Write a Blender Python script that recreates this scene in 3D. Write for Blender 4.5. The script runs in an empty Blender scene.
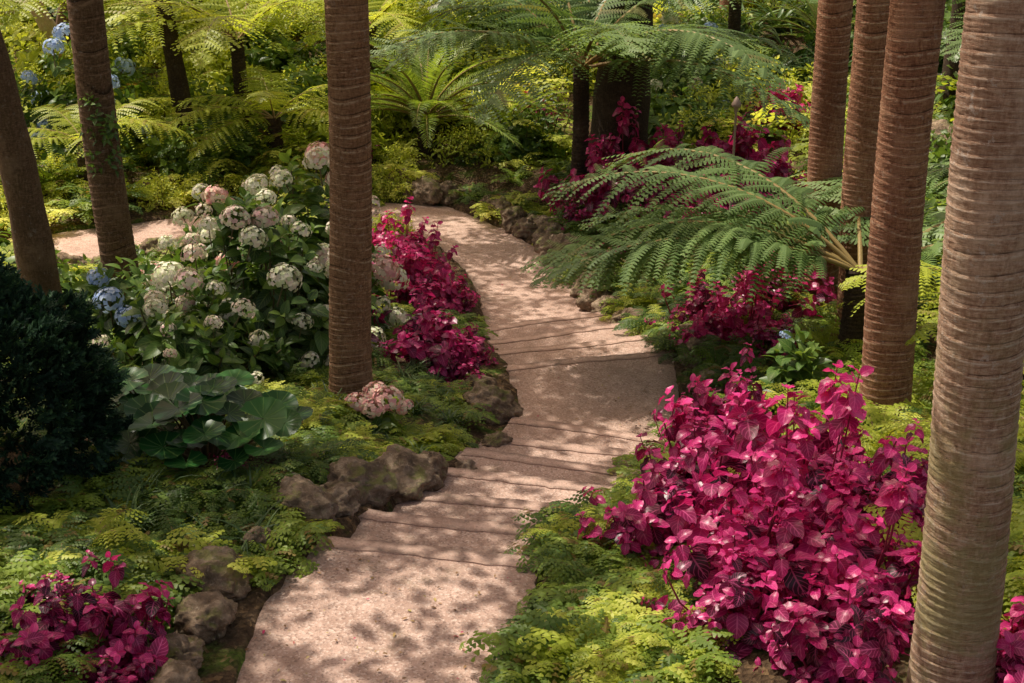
import bpy, math, random
import numpy as np
from mathutils import Vector, Matrix, noise as mnoise, Euler
random.seed(11)
rng = np.random.default_rng(11)
scene = bpy.context.scene
col = scene.collection
U = rng.uniform

# ------------------------------------------------------------------ sun / sky / camera
S = np.array([-0.37, 0.27, 0.88]); S /= np.linalg.norm(S)
EL = math.asin(S[2]); ROT = math.atan2(S[0], S[1])
w = bpy.data.worlds.new("World"); scene.world = w; w.use_nodes = True
nt = w.node_tree
bg = nt.nodes["Background"]
sky = nt.nodes.new("ShaderNodeTexSky"); sky.sky_type = 'NISHITA'; sky.sun_disc = False
sky.sun_elevation = EL; sky.sun_rotation = ROT; sky.air_density = 1.0; sky.dust_density = 5.0; sky.ozone_density = 0.3
mxn = nt.nodes.new("ShaderNodeMix"); mxn.data_type = 'RGBA'; mxn.blend_type = 'MULTIPLY'; mxn.inputs[0].default_value = 1
mxn.inputs[7].default_value = (1.4, 1.15, .92, 1)
nt.links.new(sky.outputs[0], mxn.inputs[6]); nt.links.new(mxn.outputs[2], bg.inputs[0]); bg.inputs[1].default_value = 0.15
ld = bpy.data.lights.new("sun", 'SUN'); ld.energy = 5.0; ld.angle = math.radians(0.5); ld.color = (1.0, 0.93, 0.80)
lo = bpy.data.objects.new("sun", ld); col.objects.link(lo)
lo.rotation_euler = Vector(S).to_track_quat('Z', 'Y').to_euler(); lo.location = Vector(S) * 30
cd = bpy.data.cameras.new("camera"); cam = bpy.data.objects.new("camera", cd); col.objects.link(cam)
cam.location = (0, 0, 3.5); cd.lens = 50; cd.sensor_width = 36; cd.clip_end = 1000; cd.clip_start = 0.05
cam.rotation_euler = (math.radians(90 - 21.5), 0, 0)
scene.camera = cam
scene.view_settings.view_transform = 'Standard'; scene.view_settings.look = 'None'; scene.view_settings.exposure = 0

# ------------------------------------------------------------------ node helpers
class N:
    def __init__(s, name):
        s.mat = bpy.data.materials.new(name); s.mat.use_nodes = True
        s.t = s.mat.node_tree; s.t.nodes.clear()
        s.out = s.t.nodes.new("ShaderNodeOutputMaterial")
    def n(s, typ, **kw):
        nd = s.t.nodes.new(typ)
        for k, v in kw.items(): setattr(nd, k, v)
        return nd
    def l(s, a, b): s.t.links.new(a, b)
    def m(s, op, a, b=None, c=None, clamp=False):
        nd = s.n("ShaderNodeMath", operation=op); nd.use_clamp = clamp
        for i, x in enumerate((a, b, c)):
            if x is None: continue
            if isinstance(x, (int, float)): nd.inputs[i].default_value = x
            else: s.l(x, nd.inputs[i])
        return nd.outputs[0]
    def ss(s, x, lo, hi):
        nd = s.n("ShaderNodeMapRange", interpolation_type='SMOOTHSTEP')
        s.l(x, nd.inputs[0]); nd.inputs[1].default_value = lo; nd.inputs[2].default_value = hi
        return nd.outputs[0]
    def mix(s, f, a, b, mode='MIX'):
        nd = s.n("ShaderNodeMix", data_type='RGBA', blend_type=mode)
        for i, x in ((0, f), (6, a), (7, b)):
            if isinstance(x, (int, float)): nd.inputs[i].default_value = x
            elif isinstance(x, tuple): nd.inputs[i].default_value = (*x, 1)
            else: s.l(x, nd.inputs[i])
        return nd.outputs[2]
    def noise(s, vec, scale, detail=4, rough=.6, dist=0):
        nd = s.n("ShaderNodeTexNoise"); nd.inputs["Scale"].default_value = scale
        nd.inputs["Detail"].default_value = detail; nd.inputs["Roughness"].default_value = rough
        nd.inputs["Distortion"].default_value = dist
        if vec is not None: s.l(vec, nd.inputs["Vector"])
        return nd.outputs[0]
    def vor(s, vec, scale, out="Distance", feature='F1'):
        nd = s.n("ShaderNodeTexVoronoi", feature=feature); nd.inputs["Scale"].default_value = scale
        s.l(vec, nd.inputs["Vector"]); return nd.outputs[out]
    def coord(s, k="Object"): return s.n("ShaderNodeTexCoord").outputs[k]
    def geo(s, k="Position"): return s.n("ShaderNodeNewGeometry").outputs[k]
    def tint(s): return s.n("ShaderNodeAttribute", attribute_name="tint").outputs["Fac"]
    def ramp(s, x, stops):
        nd = s.n("ShaderNodeValToRGB"); s.l(x, nd.inputs[0]); e = nd.color_ramp.elements
        while len(e) < len(stops): e.new(.5)
        for i, (p, c) in enumerate(stops): e[i].position = p; e[i].color = (*c, 1)
        return nd.outputs[0]
    def bump(s, h, strength=.5, dist=.02):
        nd = s.n("ShaderNodeBump"); nd.inputs["Strength"].default_value = strength
        nd.inputs["Distance"].default_value = dist; s.l(h, nd.inputs["Height"]); return nd.outputs[0]
    def finish(s, color, rough=.8, bump=None, spec=.3, transl=0, tcol=None):
        b = s.n("ShaderNodeBsdfPrincipled")
        if isinstance(color, tuple): b.inputs["Base Color"].default_value = (*color, 1)
        else: s.l(color, b.inputs["Base Color"])
        if isinstance(rough, (int, float)): b.inputs["Roughness"].default_value = rough
        else: s.l(rough, b.inputs["Roughness"])
        b.inputs["Specular IOR Level"].default_value = spec
        if bump is not None: s.l(bump, b.inputs["Normal"])
        sh = b.outputs[0]
        if transl > 0:
            tr = s.n("ShaderNodeBsdfTranslucent")
            if tcol is None: s.l(color, tr.inputs[0])
            else: s.l(tcol, tr.inputs[0])
            mx = s.n("ShaderNodeMixShader"); mx.inputs[0].default_value = transl
            s.l(sh, mx.inputs[1]); s.l(tr.outputs[0], mx.inputs[2]); sh = mx.outputs[0]
        s.l(sh, s.out.inputs[0]); return s.mat

def leafmat(name, c0, c1, c2, vein=None, rough=.45, transl=.35, spec=.4, nv=6, slope=.35, tmul=(1.5, 1.4, .7), dry=0.0, rnd=.3):
    k = N(name); a = k.tint()
    if rnd > 0:
        r = k.n("ShaderNodeObjectInfo").outputs["Random"]
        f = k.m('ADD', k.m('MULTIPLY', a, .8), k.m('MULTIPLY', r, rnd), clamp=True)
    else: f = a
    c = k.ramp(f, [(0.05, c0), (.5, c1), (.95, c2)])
    if dry > 0:
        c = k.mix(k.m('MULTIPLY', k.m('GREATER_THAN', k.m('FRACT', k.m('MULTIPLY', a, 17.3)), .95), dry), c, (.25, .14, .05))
    if vein:
        uv = k.n("ShaderNodeSeparateXYZ"); k.l(k.coord("UV"), uv.inputs[0])
        ax = k.m('MULTIPLY', k.m('ABSOLUTE', k.m('SUBTRACT', uv.outputs[0], .5)), 2)
        mid = k.ss(ax, .12, .03)
        fr = k.m('FRACT', k.m('MULTIPLY', k.m('SUBTRACT', uv.outputs[1], k.m('MULTIPLY', ax, slope)), nv))
        sv = k.ss(k.m('ABSOLUTE', k.m('SUBTRACT', fr, .5)), .16, .04)
        vm = k.m('MAXIMUM', mid, k.m('MULTIPLY', sv, .65))
        c = k.mix(k.m('MULTIPLY', vm, .5), c, vein)
    t = k.mix(1.0, c, tmul, 'MULTIPLY')
    return k.finish(c, rough, None, spec, transl, t)

M = {}
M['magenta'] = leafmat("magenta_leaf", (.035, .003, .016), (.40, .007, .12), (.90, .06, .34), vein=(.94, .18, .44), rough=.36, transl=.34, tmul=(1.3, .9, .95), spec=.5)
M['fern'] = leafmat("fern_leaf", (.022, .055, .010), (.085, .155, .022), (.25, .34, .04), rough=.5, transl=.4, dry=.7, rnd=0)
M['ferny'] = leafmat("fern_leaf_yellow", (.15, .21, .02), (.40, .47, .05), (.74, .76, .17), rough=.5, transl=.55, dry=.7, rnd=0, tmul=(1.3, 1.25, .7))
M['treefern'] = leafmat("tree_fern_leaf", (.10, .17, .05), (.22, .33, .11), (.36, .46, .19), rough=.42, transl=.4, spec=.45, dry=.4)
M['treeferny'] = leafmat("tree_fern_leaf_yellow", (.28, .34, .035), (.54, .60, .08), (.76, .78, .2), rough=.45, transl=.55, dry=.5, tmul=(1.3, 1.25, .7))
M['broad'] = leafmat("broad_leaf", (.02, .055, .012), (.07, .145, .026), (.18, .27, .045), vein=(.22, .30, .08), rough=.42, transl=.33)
M['broady'] = leafmat("broad_leaf_yellow", (.12, .18, .015), (.38, .45, .04), (.70, .72, .14), vein=(.6, .65, .18), rough=.45, transl=.5, tmul=(1.3, 1.25, .7))
M['conifer'] = leafmat("conifer_needle", (.005, .016, .009), (.014, .042, .022), (.05, .11, .05), rough=.6, transl=.12, spec=.2, rnd=0)
M['palm'] = leafmat("palm_leaflet", (.11, .17, .025), (.24, .34, .05), (.40, .50, .08), rough=.4, transl=.42)
M['strap'] = leafmat("strap_leaf", (.03, .07, .02), (.07, .13, .04), (.14, .22, .06), rough=.4, transl=.25)
M['canopy'] = leafmat("canopy_leaf", (.08, .12, .03), (.14, .19, .05), (.2, .26, .06), rough=.5, transl=.25, tmul=(1.5, 1.3, .8))
k = N("hydrangea_petal"); a = k.tint(); r = k.n("ShaderNodeObjectInfo").outputs["Random"]
c1 = k.ramp(a, [(.1, (.66, .72, .42)), (.5, (.88, .86, .70)), (.9, (.88, .76, .66))])
c2 = k.ramp(a, [(.1, (.74, .74, .50)), (.5, (.86, .68, .60)), (.9, (.78, .44, .46))])
c = k.mix(k.ss(r, .4, .9), c1, c2); M['petal'] = k.finish(c, .6, None, .2, .25, c)
k = N("hydrangea_petal_pink"); c = k.ramp(k.tint(), [(.1, (.86, .78, .58)), (.5, (.88, .58, .50)), (.9, (.82, .38, .40))]); M['petalp'] = k.finish(c, .6, None, .2, .25, c)
k = N("hydrangea_petal_blue"); c = k.ramp(k.tint(), [(.1, (.55, .66, .82)), (.9, (.32, .46, .76))]); M['petalb'] = k.finish(c, .6, None, .2, .25, c)
k = N("green_stem"); M['stem'] = k.finish((.10, .08, .03), .6)
k = N("magenta_stem"); M['mstem'] = k.finish((.25, .025, .06), .5)
k = N("fern_rachis"); M['rachis'] = k.finish((.24, .17, .06), .5)

k = N("leopard_plant_leaf")
uv = k.n("ShaderNodeSeparateXYZ"); k.l(k.coord("UV"), uv.inputs[0])
fr = k.m('ABSOLUTE', k.m('SUBTRACT', k.m('FRACT', k.m('MULTIPLY', uv.outputs[0], 11)), .5))
wdt = k.m('ADD', .03, k.m('MULTIPLY', k.m('SUBTRACT', 1.0, uv.outputs[1]), .08))
vm = k.m('MULTIPLY', k.m('LESS_THAN', fr, wdt), .6)
c = k.ramp(k.tint(), [(.1, (.008, .042, .010)), (.6, (.018, .085, .018)), (.95, (.05, .15, .03))])
c = k.mix(vm, c, (.12, .22, .05)); M['round'] = k.finish(c, .3, k.bump(vm, .3, .005), .25, .12, c)

def pathmat(name, dark=1.0, smooth=False):
    k = N(name); p = k.geo()
    big = k.noise(p, 1.1, 5, .6); med = k.noise(p, 7, 5, .65); fine = k.noise(p, 110, 3, .7)
    vo = k.vor(p, 95, "Color"); sep = k.n("ShaderNodeSeparateColor"); k.l(vo, sep.inputs[0])
    c = k.ramp(med, [(.25, (.34 * dark, .22 * dark, .17 * dark)), (.55, (.49 * dark, .335 * dark, .27 * dark)), (.8, (.62 * dark, .45 * dark, .37 * dark))])
    c = k.mix(k.m('MULTIPLY', k.ss(sep.outputs[0], .6, .95), .2 if smooth else .45), c, (.78, .63, .54))
    c = k.mix(k.m('MULTIPLY', k.ss(sep.outputs[1], .72, .95), .35 if smooth else .55), c, (.17, .105, .08))
    c = k.mix(k.m('MULTIPLY', k.ss(fine, .5, .7), .4), c, (.24, .155, .12))
    c = k.mix(k.m('MULTIPLY', k.ss(big, .48, .68), .4), c, (.27, .175, .135))
    c = k.mix(k.m('MULTIPLY', k.ss(k.noise(p, 2.3, 6, .75), .56, .68), .45), c, (.17, .13, .08))
    dirt_shade = k.m('MULTIPLY', k.ss(k.m('ADD', k.tint(), k.m('MULTIPLY', k.m('SUBTRACT', med, .5), 1.1)), .3, 1.1), .85)  # soil along the edges; on treads it also paints in step-line shade
    c = k.mix(dirt_shade, c, (.055, .038, .026))
    h = k.m('ADD', k.m('MULTIPLY', k.vor(p, 95), 1.0), k.m('MULTIPLY', fine, .8))
    h = k.m('ADD', h, k.m('MULTIPLY', med, 1.2))
    return k.finish(c, .85, k.bump(h, .4 if smooth else .55, .006), .25)
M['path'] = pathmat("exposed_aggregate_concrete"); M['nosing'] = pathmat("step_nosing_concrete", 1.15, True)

k = N("garden_soil"); p = k.geo()
n1 = k.noise(p, 2.2, 6, .65); n2 = k.noise(p, 28, 5, .7)
c = k.ramp(n2, [(.3, (.04, .026, .016)), (.55, (.11, .07, .04)), (.75, (.20, .14, .085))])
g = k.ramp(n2, [(.3, (.04, .07, .012)), (.7, (.13, .19, .03))])
c = k.mix(k.ss(n1, .5, .64), c, g)
vo = k.vor(p, 32, "Color"); sep = k.n("ShaderNodeSeparateColor"); k.l(vo, sep.inputs[0])
c = k.mix(k.m('MULTIPLY', k.ss(sep.outputs[0], .8, .95), .6), c, (.28, .18, .09))
M['soil'] = k.finish(c, .95, k.bump(k.m('ADD', n2, k.m('MULTIPLY', k.vor(p, 32), .8)), .9, .05), .15)

k = N("volcanic_rock"); p = k.geo(); nrm = k.n("ShaderNodeSeparateXYZ"); k.l(k.geo("Normal"), nrm.inputs[0])
n1 = k.noise(p, 9, 8, .7); n2 = k.noise(p, 45, 5, .7)
c = k.ramp(n1, [(.28, (.05, .035, .024)), (.5, (.21, .15, .10)), (.72, (.48, .37, .27))])
c = k.mix(k.m('MULTIPLY', k.ss(n2, .55, .7), .5), c, (.54, .45, .34))
ms = k.m('MULTIPLY', k.ss(nrm.outputs[2], .2, .9), k.ss(k.noise(p, 5, 5, .7), .5, .62))
c = k.mix(k.m('MULTIPLY', ms, .7), c, (.15, .17, .04))
M['rock'] = k.finish(c, .9, k.bump(k.m('ADD', n1, k.m('MULTIPLY', n2, .5)), .9, .04), .2)

def barkmat(name, dark, midc, light, green=0.0, ringc=None, lichen=.5):
    k = N(name); p = k.geo(); a = k.tint()
    mp = k.n("ShaderNodeMapping"); mp.inputs[3].default_value = (1, 1, .35); k.l(p, mp.inputs[0])
    st = k.noise(mp.outputs[0], 60, 6, .8); bl = k.noise(p, 3.5, 5, .65)
    mh = k.n("ShaderNodeMapping"); mh.inputs[3].default_value = (1, 1, 6); k.l(p, mh.inputs[0])
    hz = k.noise(mh.outputs[0], 22, 6, .8)
    c = k.ramp(k.m('ADD', k.m('MULTIPLY', st, .5), k.m('MULTIPLY', hz, .5)), [(.38, dark), (.5, midc), (.62, light)])
    brk = k.ss(k.noise(p, 22, 4, .7), .38, .56)
    c = k.mix(k.m('MULTIPLY', k.m('MULTIPLY', k.ss(a, .78, .98), brk), .85), c, ringc or tuple(min(1, x * 1.25) for x in light))
    c = k.mix(k.m('MULTIPLY', k.ss(a, .16, .02), .9), c, tuple(x * .35 for x in dark))
    c = k.mix(k.m('MULTIPLY', k.ss(bl, .5, .68), .45), c, tuple(x * 1.1 for x in light))
    c = k.mix(k.m('MULTIPLY', k.ss(k.noise(p, 1.6, 4, .6), .5, .7), .5), c, dark)
    li = k.m('MULTIPLY', k.ss(k.noise(p, 16, 5, .75), .60, .66), lichen)
    c = k.mix(li, c, tuple(min(.8, x * .5 + .28) for x in light))
    if green > 0:
        sz = k.n("ShaderNodeSeparateXYZ"); k.l(p, sz.inputs[0])
        c = k.mix(k.m('MULTIPLY', k.m('MULTIPLY', k.ss(k.noise(p, 2.8, 6, .75), .42, .6), k.ss(sz.outputs[2], 2.4, .9)), green), c, (.34, .33, .13))
    h = k.m('ADD', k.m('MULTIPLY', st, .7), hz)
    return k.finish(c, .85, k.bump(h, 1.0, .018), .2)
M['barkR'] = barkmat("palm_bark_reddish", (.12, .048, .026), (.33, .15, .085), (.50, .29, .18), ringc=(.70, .50, .35), lichen=.35)
M['barkB'] = barkmat("palm_bark_brown", (.11, .054, .027), (.30, .16, .083), (.47, .29, .17), ringc=(.68, .50, .33), lichen=.3)
M['barkG'] = barkmat("palm_bark_grey", (.24, .12, .075), (.52, .33, .225), (.73, .56, .43), green=.6, ringc=(.82, .70, .58), lichen=.7)
M['barkD'] = barkmat("dark_bark", (.018, .012, .009), (.05, .032, .022), (.11, .075, .05), lichen=.15)
M['barkM'] = barkmat("brown_bark", (.06, .035, .02), (.15, .085, .05), (.28, .18, .12), lichen=.3)
k = N("lamp_metal"); M['metal'] = k.finish((.3, .22, .18), .5)
k = N("leaf_litter"); c = k.ramp(k.tint(), [(.1, (.14, .07, .03)), (.5, (.32, .19, .08)), (.85, (.42, .34, .12)), (.95, (.45, .03, .12))]); M['litter'] = k.finish(c, .7)

# ------------------------------------------------------------------ mesh helpers
def to_mesh(name, parts):
    mats = []; V = []; F = []; UV = []; T = []; MI = []; o = 0
    for (v, f, uv, t), mt in parts:
        if mt not in mats: mats.append(mt)
        V.append(v); F.append(f + o); UV.append(uv); T.append(t); MI.append(np.full(len(f), mats.index(mt))); o += len(v)
    V = np.concatenate(V).astype(np.float32); F = np.concatenate(F).astype(np.int32)
    UV = np.concatenate(UV).astype(np.float32); T = np.concatenate(T).astype(np.float32); MI = np.concatenate(MI).astype(np.int32)
    me = bpy.data.meshes.new(name)
    me.vertices.add(len(V)); me.vertices.foreach_set("co", V.ravel())
    me.loops.add(F.size); me.loops.foreach_set("vertex_index", F.ravel())
    me.polygons.add(len(F)); me.polygons.foreach_set("loop_start", np.arange(0, F.size, 4, dtype=np.int32))
    me.polygons.foreach_set("loop_total", np.full(len(F), 4, dtype=np.int32))
    me.polygons.foreach_set("material_index", MI)
    me.polygons.foreach_set("use_smooth", np.ones(len(F), dtype=bool))
    ul = me.uv_layers.new(name="UVMap"); ul.data.foreach_set("uv", UV[F.ravel()].ravel())
    at = me.attributes.new("tint", 'FLOAT', 'POINT'); at.data.foreach_set("value", T)
    for mt in mats: me.materials.append(mt)
    me.update(); return me
def obj(name, me, loc=(0, 0, 0), rot=(0, 0, 0), sc=1.0, parent=None):
    o = bpy.data.objects.new(name, me); col.objects.link(o); o.location = loc; o.rotation_euler = rot
    o.scale = (sc,) * 3 if isinstance(sc, (int, float)) else sc
    if parent: o.parent = parent
    return o
def empty(name, loc=(0, 0, 0)):
    o = bpy.data.objects.new(name, None); col.objects.link(o); o.location = loc; o.empty_display_size = .1; return o
def nrm(v): return v / (np.linalg.norm(v, axis=-1, keepdims=True) + 1e-9)
def basis(d, n):
    d = nrm(d); x = nrm(np.cross(d, n)); z = np.cross(x, d)
    return np.stack([x, d, z], axis=-1)
def rep(tpl, R, P, Sc, tn, tk=.25):
    V, F, UV, T = tpl; n = len(P)
    W = np.einsum('nij,kj->nki', R, V) * np.asarray(Sc).reshape(-1, 1, 1) + P[:, None, :]
    FF = F[None] + (np.arange(n) * len(V))[:, None, None]
    return (W.reshape(-1, 3), FF.reshape(-1, 4), np.tile(UV, (n, 1)), (T[None] * tk + np.asarray(tn)[:, None]).ravel())
def cat(ts):
    o = 0; V = []; F = []; UV = []; T = []
    for v, f, uv, t in ts: V.append(v); F.append(f + o); UV.append(uv); T.append(t); o += len(v)
    return np.concatenate(V), np.concatenate(F), np.concatenate(UV), np.concatenate(T)
def gridF(nr, nc):
    i, j = np.meshgrid(np.arange(nr - 1), np.arange(nc - 1), indexing='ij'); a = (i * nc + j).ravel()
    return np.stack([a, a + 1, a + nc + 1, a + nc], 1)
def leaf_tpl(nl=5, nc=4, wd=.5, pw=.75, ex=.8, fold=.3, droop=.25, wave=0):
    t = np.linspace(0, 1, nl + 1); s = np.linspace(-1, 1, nc + 1)
    W = wd / 2 * (np.sin(np.pi * np.clip(t, .004, .996) ** pw) ** ex + .02)
    T_, S_ = np.meshgrid(t, s, indexing='ij'); X = S_ * W[:, None]
    Z = fold * np.abs(X) - droop * T_ ** 2 + wave * np.sin(T_ * 14) * np.abs(S_) * wd * .2
    V = np.stack([X, T_ * (1 - .3 * droop), Z], -1).reshape(-1, 3)
    UV = np.stack([(S_ + 1) / 2, T_], -1).reshape(-1, 2)
    return V, gridF(nl + 1, nc + 1), UV, np.zeros(len(V))
def tube(pts, rad, ns=8, T=None):
    pts = np.asarray(pts, float); n = len(pts); rad = np.broadcast_to(rad, (n,))
    d = nrm(np.gradient(pts, axis=0)); ref = np.array([0, 0, 1.]) if abs(d[0][2]) < .9 else np.array([1., 0, 0])
    x = nrm(np.cross(d, ref)); y = np.cross(d, x); a = np.linspace(0, 2 * np.pi, ns + 1)
    V = pts[:, None] + rad[:, None, None] * (np.cos(a)[None, :, None] * x[:, None] + np.sin(a)[None, :, None] * y[:, None])
    UV = np.stack(np.meshgrid(np.linspace(0, 1, n), a / 6.283, indexing='ij'), -1).reshape(-1, 2)
    return V.reshape(-1, 3), gridF(n, ns + 1), UV, (np.full(n * (ns + 1), .4) if T is None else T)
def sphere_dirs(n, zmin=-.1):
    z = U(zmin, 1, n); a = U(0, 2 * np.pi, n); r = np.sqrt(1 - z * z)
    return np.stack([r * np.cos(a), r * np.sin(a), z], 1)
def rv(n): return nrm(rng.normal(size=(n, 3)))

# ------------------------------------------------------------------ path layout and terrain
FL1 = ((-.95, 6.19), (.14, 6.0), (.02, 9.32), (1.12, 8.95), 7, .13)
FL2 = ((-.06, 10.62), (1.34, 10.98), (-.25, 12.45), (.88, 12.92), 4, .125)
PC = [(-.60, -3, 0, .60), (-.58, 4.2, 0, .60), (-.51, 5.5, 0, .60), (-.40, 6.1, 0, .53), (.57, 9.13, -.91, .53), (.66, 10.0, -.91, .6), (.64, 10.8, -.91, .66),
      (.32, 12.7, -1.41, .56), (.24, 13.9, -1.48, .56), (.0, 15.1, -1.56, .52), (-.42, 16.4, -1.64, .52), (-1.15, 17.5, -1.68, .58),
      (-2.3, 17.7, -1.66, .6), (-4.0, 16.4, -1.55, .62), (-5.8, 15.3, -1.5, .65), (-11, 14.0, -1.4, .7), (-30, 13, -1.2, .75)]
PC = np.array(PC)
_s = []
for a_, b_ in zip(PC[:-1], PC[1:]):
    n_ = max(2, int(np.hypot(*(b_ - a_)[:2]) / .2))
    for t_ in np.linspace(0, 1, n_, endpoint=False): _s.append(a_ + (b_ - a_) * t_)
PS = np.array(_s)
def sstep(x, a, b):
    t = np.clip((x - a) / (b - a), 0, 1); return t * t * (3 - 2 * t)
def edge_dist(x, y):
    x = np.atleast_1d(np.asarray(x, float)); y = np.atleast_1d(np.asarray(y, float))
    d2 = (x[:, None] - PS[:, 0]) ** 2 + (y[:, None] - PS[:, 1]) ** 2
    return np.min(np.sqrt(d2) - PS[:, 3], axis=1)
def terr(x, y):
    x = np.atleast_1d(np.asarray(x, float)); y = np.atleast_1d(np.asarray(y, float)); out = np.empty(len(x))
    for i in range(0, len(x), 20000):
        xs = x[i:i + 20000]; ys = y[i:i + 20000]
        d2 = (xs[:, None] - PS[:, 0]) ** 2 + (ys[:, None] - PS[:, 1]) ** 2
        wt = 1 / (d2 + .04) ** 2; z = (wt * PS[:, 2]).sum(1) / wt.sum(1)
        e = np.min(np.sqrt(d2) - PS[:, 3], axis=1)
        z = z - .30 + .34 * sstep(e, -.12, .04) + .20 * sstep(e, .1, 1.3)
        z += (.035 * np.sin(xs * 3.1 + ys * 1.7) + .03 * np.sin(ys * 4.3 - xs * 2.1)) * sstep(e, .1, .6)
        z += 1.6 * sstep(ys, 19, 34) + .4 * sstep(xs, 3.5, 9) + .4 * sstep(-xs, 9, 16)
        z += 3.5 * sstep(np.hypot(xs, ys - 12), 30, 90)
        out[i:i + 20000] = z
    return out
def tz(x, y): return float(terr(x, y)[0])
def axis(lo, hi, st, far):
    a = list(np.arange(lo, hi + 1e-6, st)); s_ = st; v = hi
    while v < far: s_ *= 1.35; v += s_; a.append(v)
    s_ = st; v = lo
    while v > -far: s_ *= 1.35; v -= s_; a.insert(0, v)
    return np.array(a)
gx = axis(-7, 6, .08, 220); gy = axis(1, 24, .09, 240)
Xg, Yg = np.meshgrid(gx, gy); zz = terr(Xg.ravel(), Yg.ravel())
near = (np.abs(Xg.ravel()) < 8) & (Yg.ravel() < 25) & (Yg.ravel() > 0)
zz += near * rng.normal(0, .008, len(zz))
gv = np.stack([Xg.ravel(), Yg.ravel(), zz], 1)
obj("ground", to_mesh("ground", [((gv, gridF(len(gy), len(gx)), gv[:, :2] * .1, np.zeros(len(gv))), M['soil'])]))

def slab(L, R, Z, nc=14, drop=.32, T=None):
    L = np.asarray(L, float); R = np.asarray(R, float); Z = np.asarray(Z, float)
    s = np.linspace(0, 1, nc); P = L[:, None] * (1 - s)[None, :, None] + R[:, None] * s[None, :, None]
    z = np.repeat(Z[:, None], nc, 1) + .004 * np.sin(P[..., 0] * 5 + P[..., 1] * 4)
    top = np.concatenate([P, z[..., None]], -1); nr = len(L)
    V = top.reshape(-1, 3); F = [gridF(nr, nc)]
    loop = [i * nc for i in range(nr)] + [(nr - 1) * nc + j for j in range(1, nc)] + [i * nc + nc - 1 for i in range(nr - 2, -1, -1)] + [j for j in range(nc - 2, 0, -1)]
    ring = V[loop]; low = ring.copy(); low[:, 2] -= drop; n0 = len(V); n = len(loop)
    V = np.concatenate([V, ring, low]); i = np.arange(n); j = (i + 1) % n
    F.append(np.stack([n0 + i, n0 + j, n0 + n + j, n0 + n + i], 1))
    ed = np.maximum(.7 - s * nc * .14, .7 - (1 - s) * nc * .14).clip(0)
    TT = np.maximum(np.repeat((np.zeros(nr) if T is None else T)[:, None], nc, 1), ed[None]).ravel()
    return V, np.concatenate(F), V[:, :2], np.concatenate([TT, np.zeros(2 * n)])
lerp = lambda a, b, t: (a[0] + (b[0] - a[0]) * t, a[1] + (b[1] - a[1]) * t)
def ribbon(Lp, Rp, Zp, n):
    t = np.linspace(0, 1, n); u = np.linspace(0, 1, len(Lp)); f = lambda A: np.stack([np.interp(t, u, [p[k] for p in A]) for k in (0, 1)], 1)
    L = f(Lp); R = f(Rp); L[1:-1] += rng.normal(0, .01, (n - 2, 2)); R[1:-1] += rng.normal(0, .01, (n - 2, 2))
    return slab(L, R, np.interp(t, u, Zp), 20, .3)
pp = []; ns = []
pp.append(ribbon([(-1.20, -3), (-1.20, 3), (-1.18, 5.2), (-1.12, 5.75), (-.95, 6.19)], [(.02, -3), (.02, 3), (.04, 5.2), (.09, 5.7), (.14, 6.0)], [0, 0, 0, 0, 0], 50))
def flight(fl, z0):
    L0, R0, L1, R1, ne, ri = fl
    for i in range(ne):
        t = i / (ne - 1); La = lerp(L0, L1, t); Ra = lerp(R0, R1, t)
        j = .025 * math.sin(i * 2.3); La = (La[0] - abs(j), La[1] + j); Ra = (Ra[0] + abs(j), Ra[1])
        z = z0 - ri * i; d = np.array([-(Ra[1] - La[1]), Ra[0] - La[0]]); d /= np.linalg.norm(d)
        La = np.array(La); Ra = np.array(Ra)
        sg = np.linspace(0, 1, 40)[:, None]; ln = La + (Ra - La) * sg + d * (.008 * np.sin(sg * 5 + i * 2) + .004 * np.sin(sg * 31 + i) + rng.normal(0, .003, (40, 1)))
        inner = ln - d * .075; outer = ln + d * .03
        ns.append(slab(inner, outer, np.full(40, z + .007), 5, .05))
        if i < ne - 1:
            Lb = np.array(lerp(L0, L1, (i + 1) / (ne - 1))); Rb = np.array(lerp(R0, R1, (i + 1) / (ne - 1)))
            st = np.linspace(-.04, 1, 22)[:, None]
            pp.append(slab(La + (Lb - La) * st + [-.03, 0], Ra + (Rb - Ra) * st + [.03, 0], np.full(22, z - ri), 14, .3, T=np.clip(1.6 - st[:, 0] * 2.1, 0, 1.2)))  # dark band behind each step edge: soil plus painted shade, so steps read
flight(FL1, 0); flight(FL2, -.91)
pp.append(ribbon([(.0, 9.26), (-.02, 9.8), (-.03, 10.62)], [(1.14, 8.9), (1.28, 9.8), (1.34, 10.98)], [-.91, -.91, -.91], 20))
z2 = -.91 - .125 * 4
Lc = [(-.25, 12.42)]; Rc = [(.9, 12.88)]; Zc = [z2]
for i in range(8, len(PC) - 1):
    tg = PC[min(i + 1, len(PC) - 1)][:2] - PC[i - 1][:2]; tg = tg / np.linalg.norm(tg); nn = np.array([-tg[1], tg[0]]); c_ = PC[i][:2]; hw = PC[i][3]
    Lc.append(tuple(c_ + nn * hw)); Rc.append(tuple(c_ - nn * hw)); Zc.append(PC[i][2])
pp.append(ribbon(Lc, Rc, Zc, 110))
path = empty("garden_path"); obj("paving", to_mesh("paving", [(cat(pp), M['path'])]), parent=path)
obj("step_nosings", to_mesh("step_nosings", [(cat(ns), M['nosing'])]), parent=path)

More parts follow.
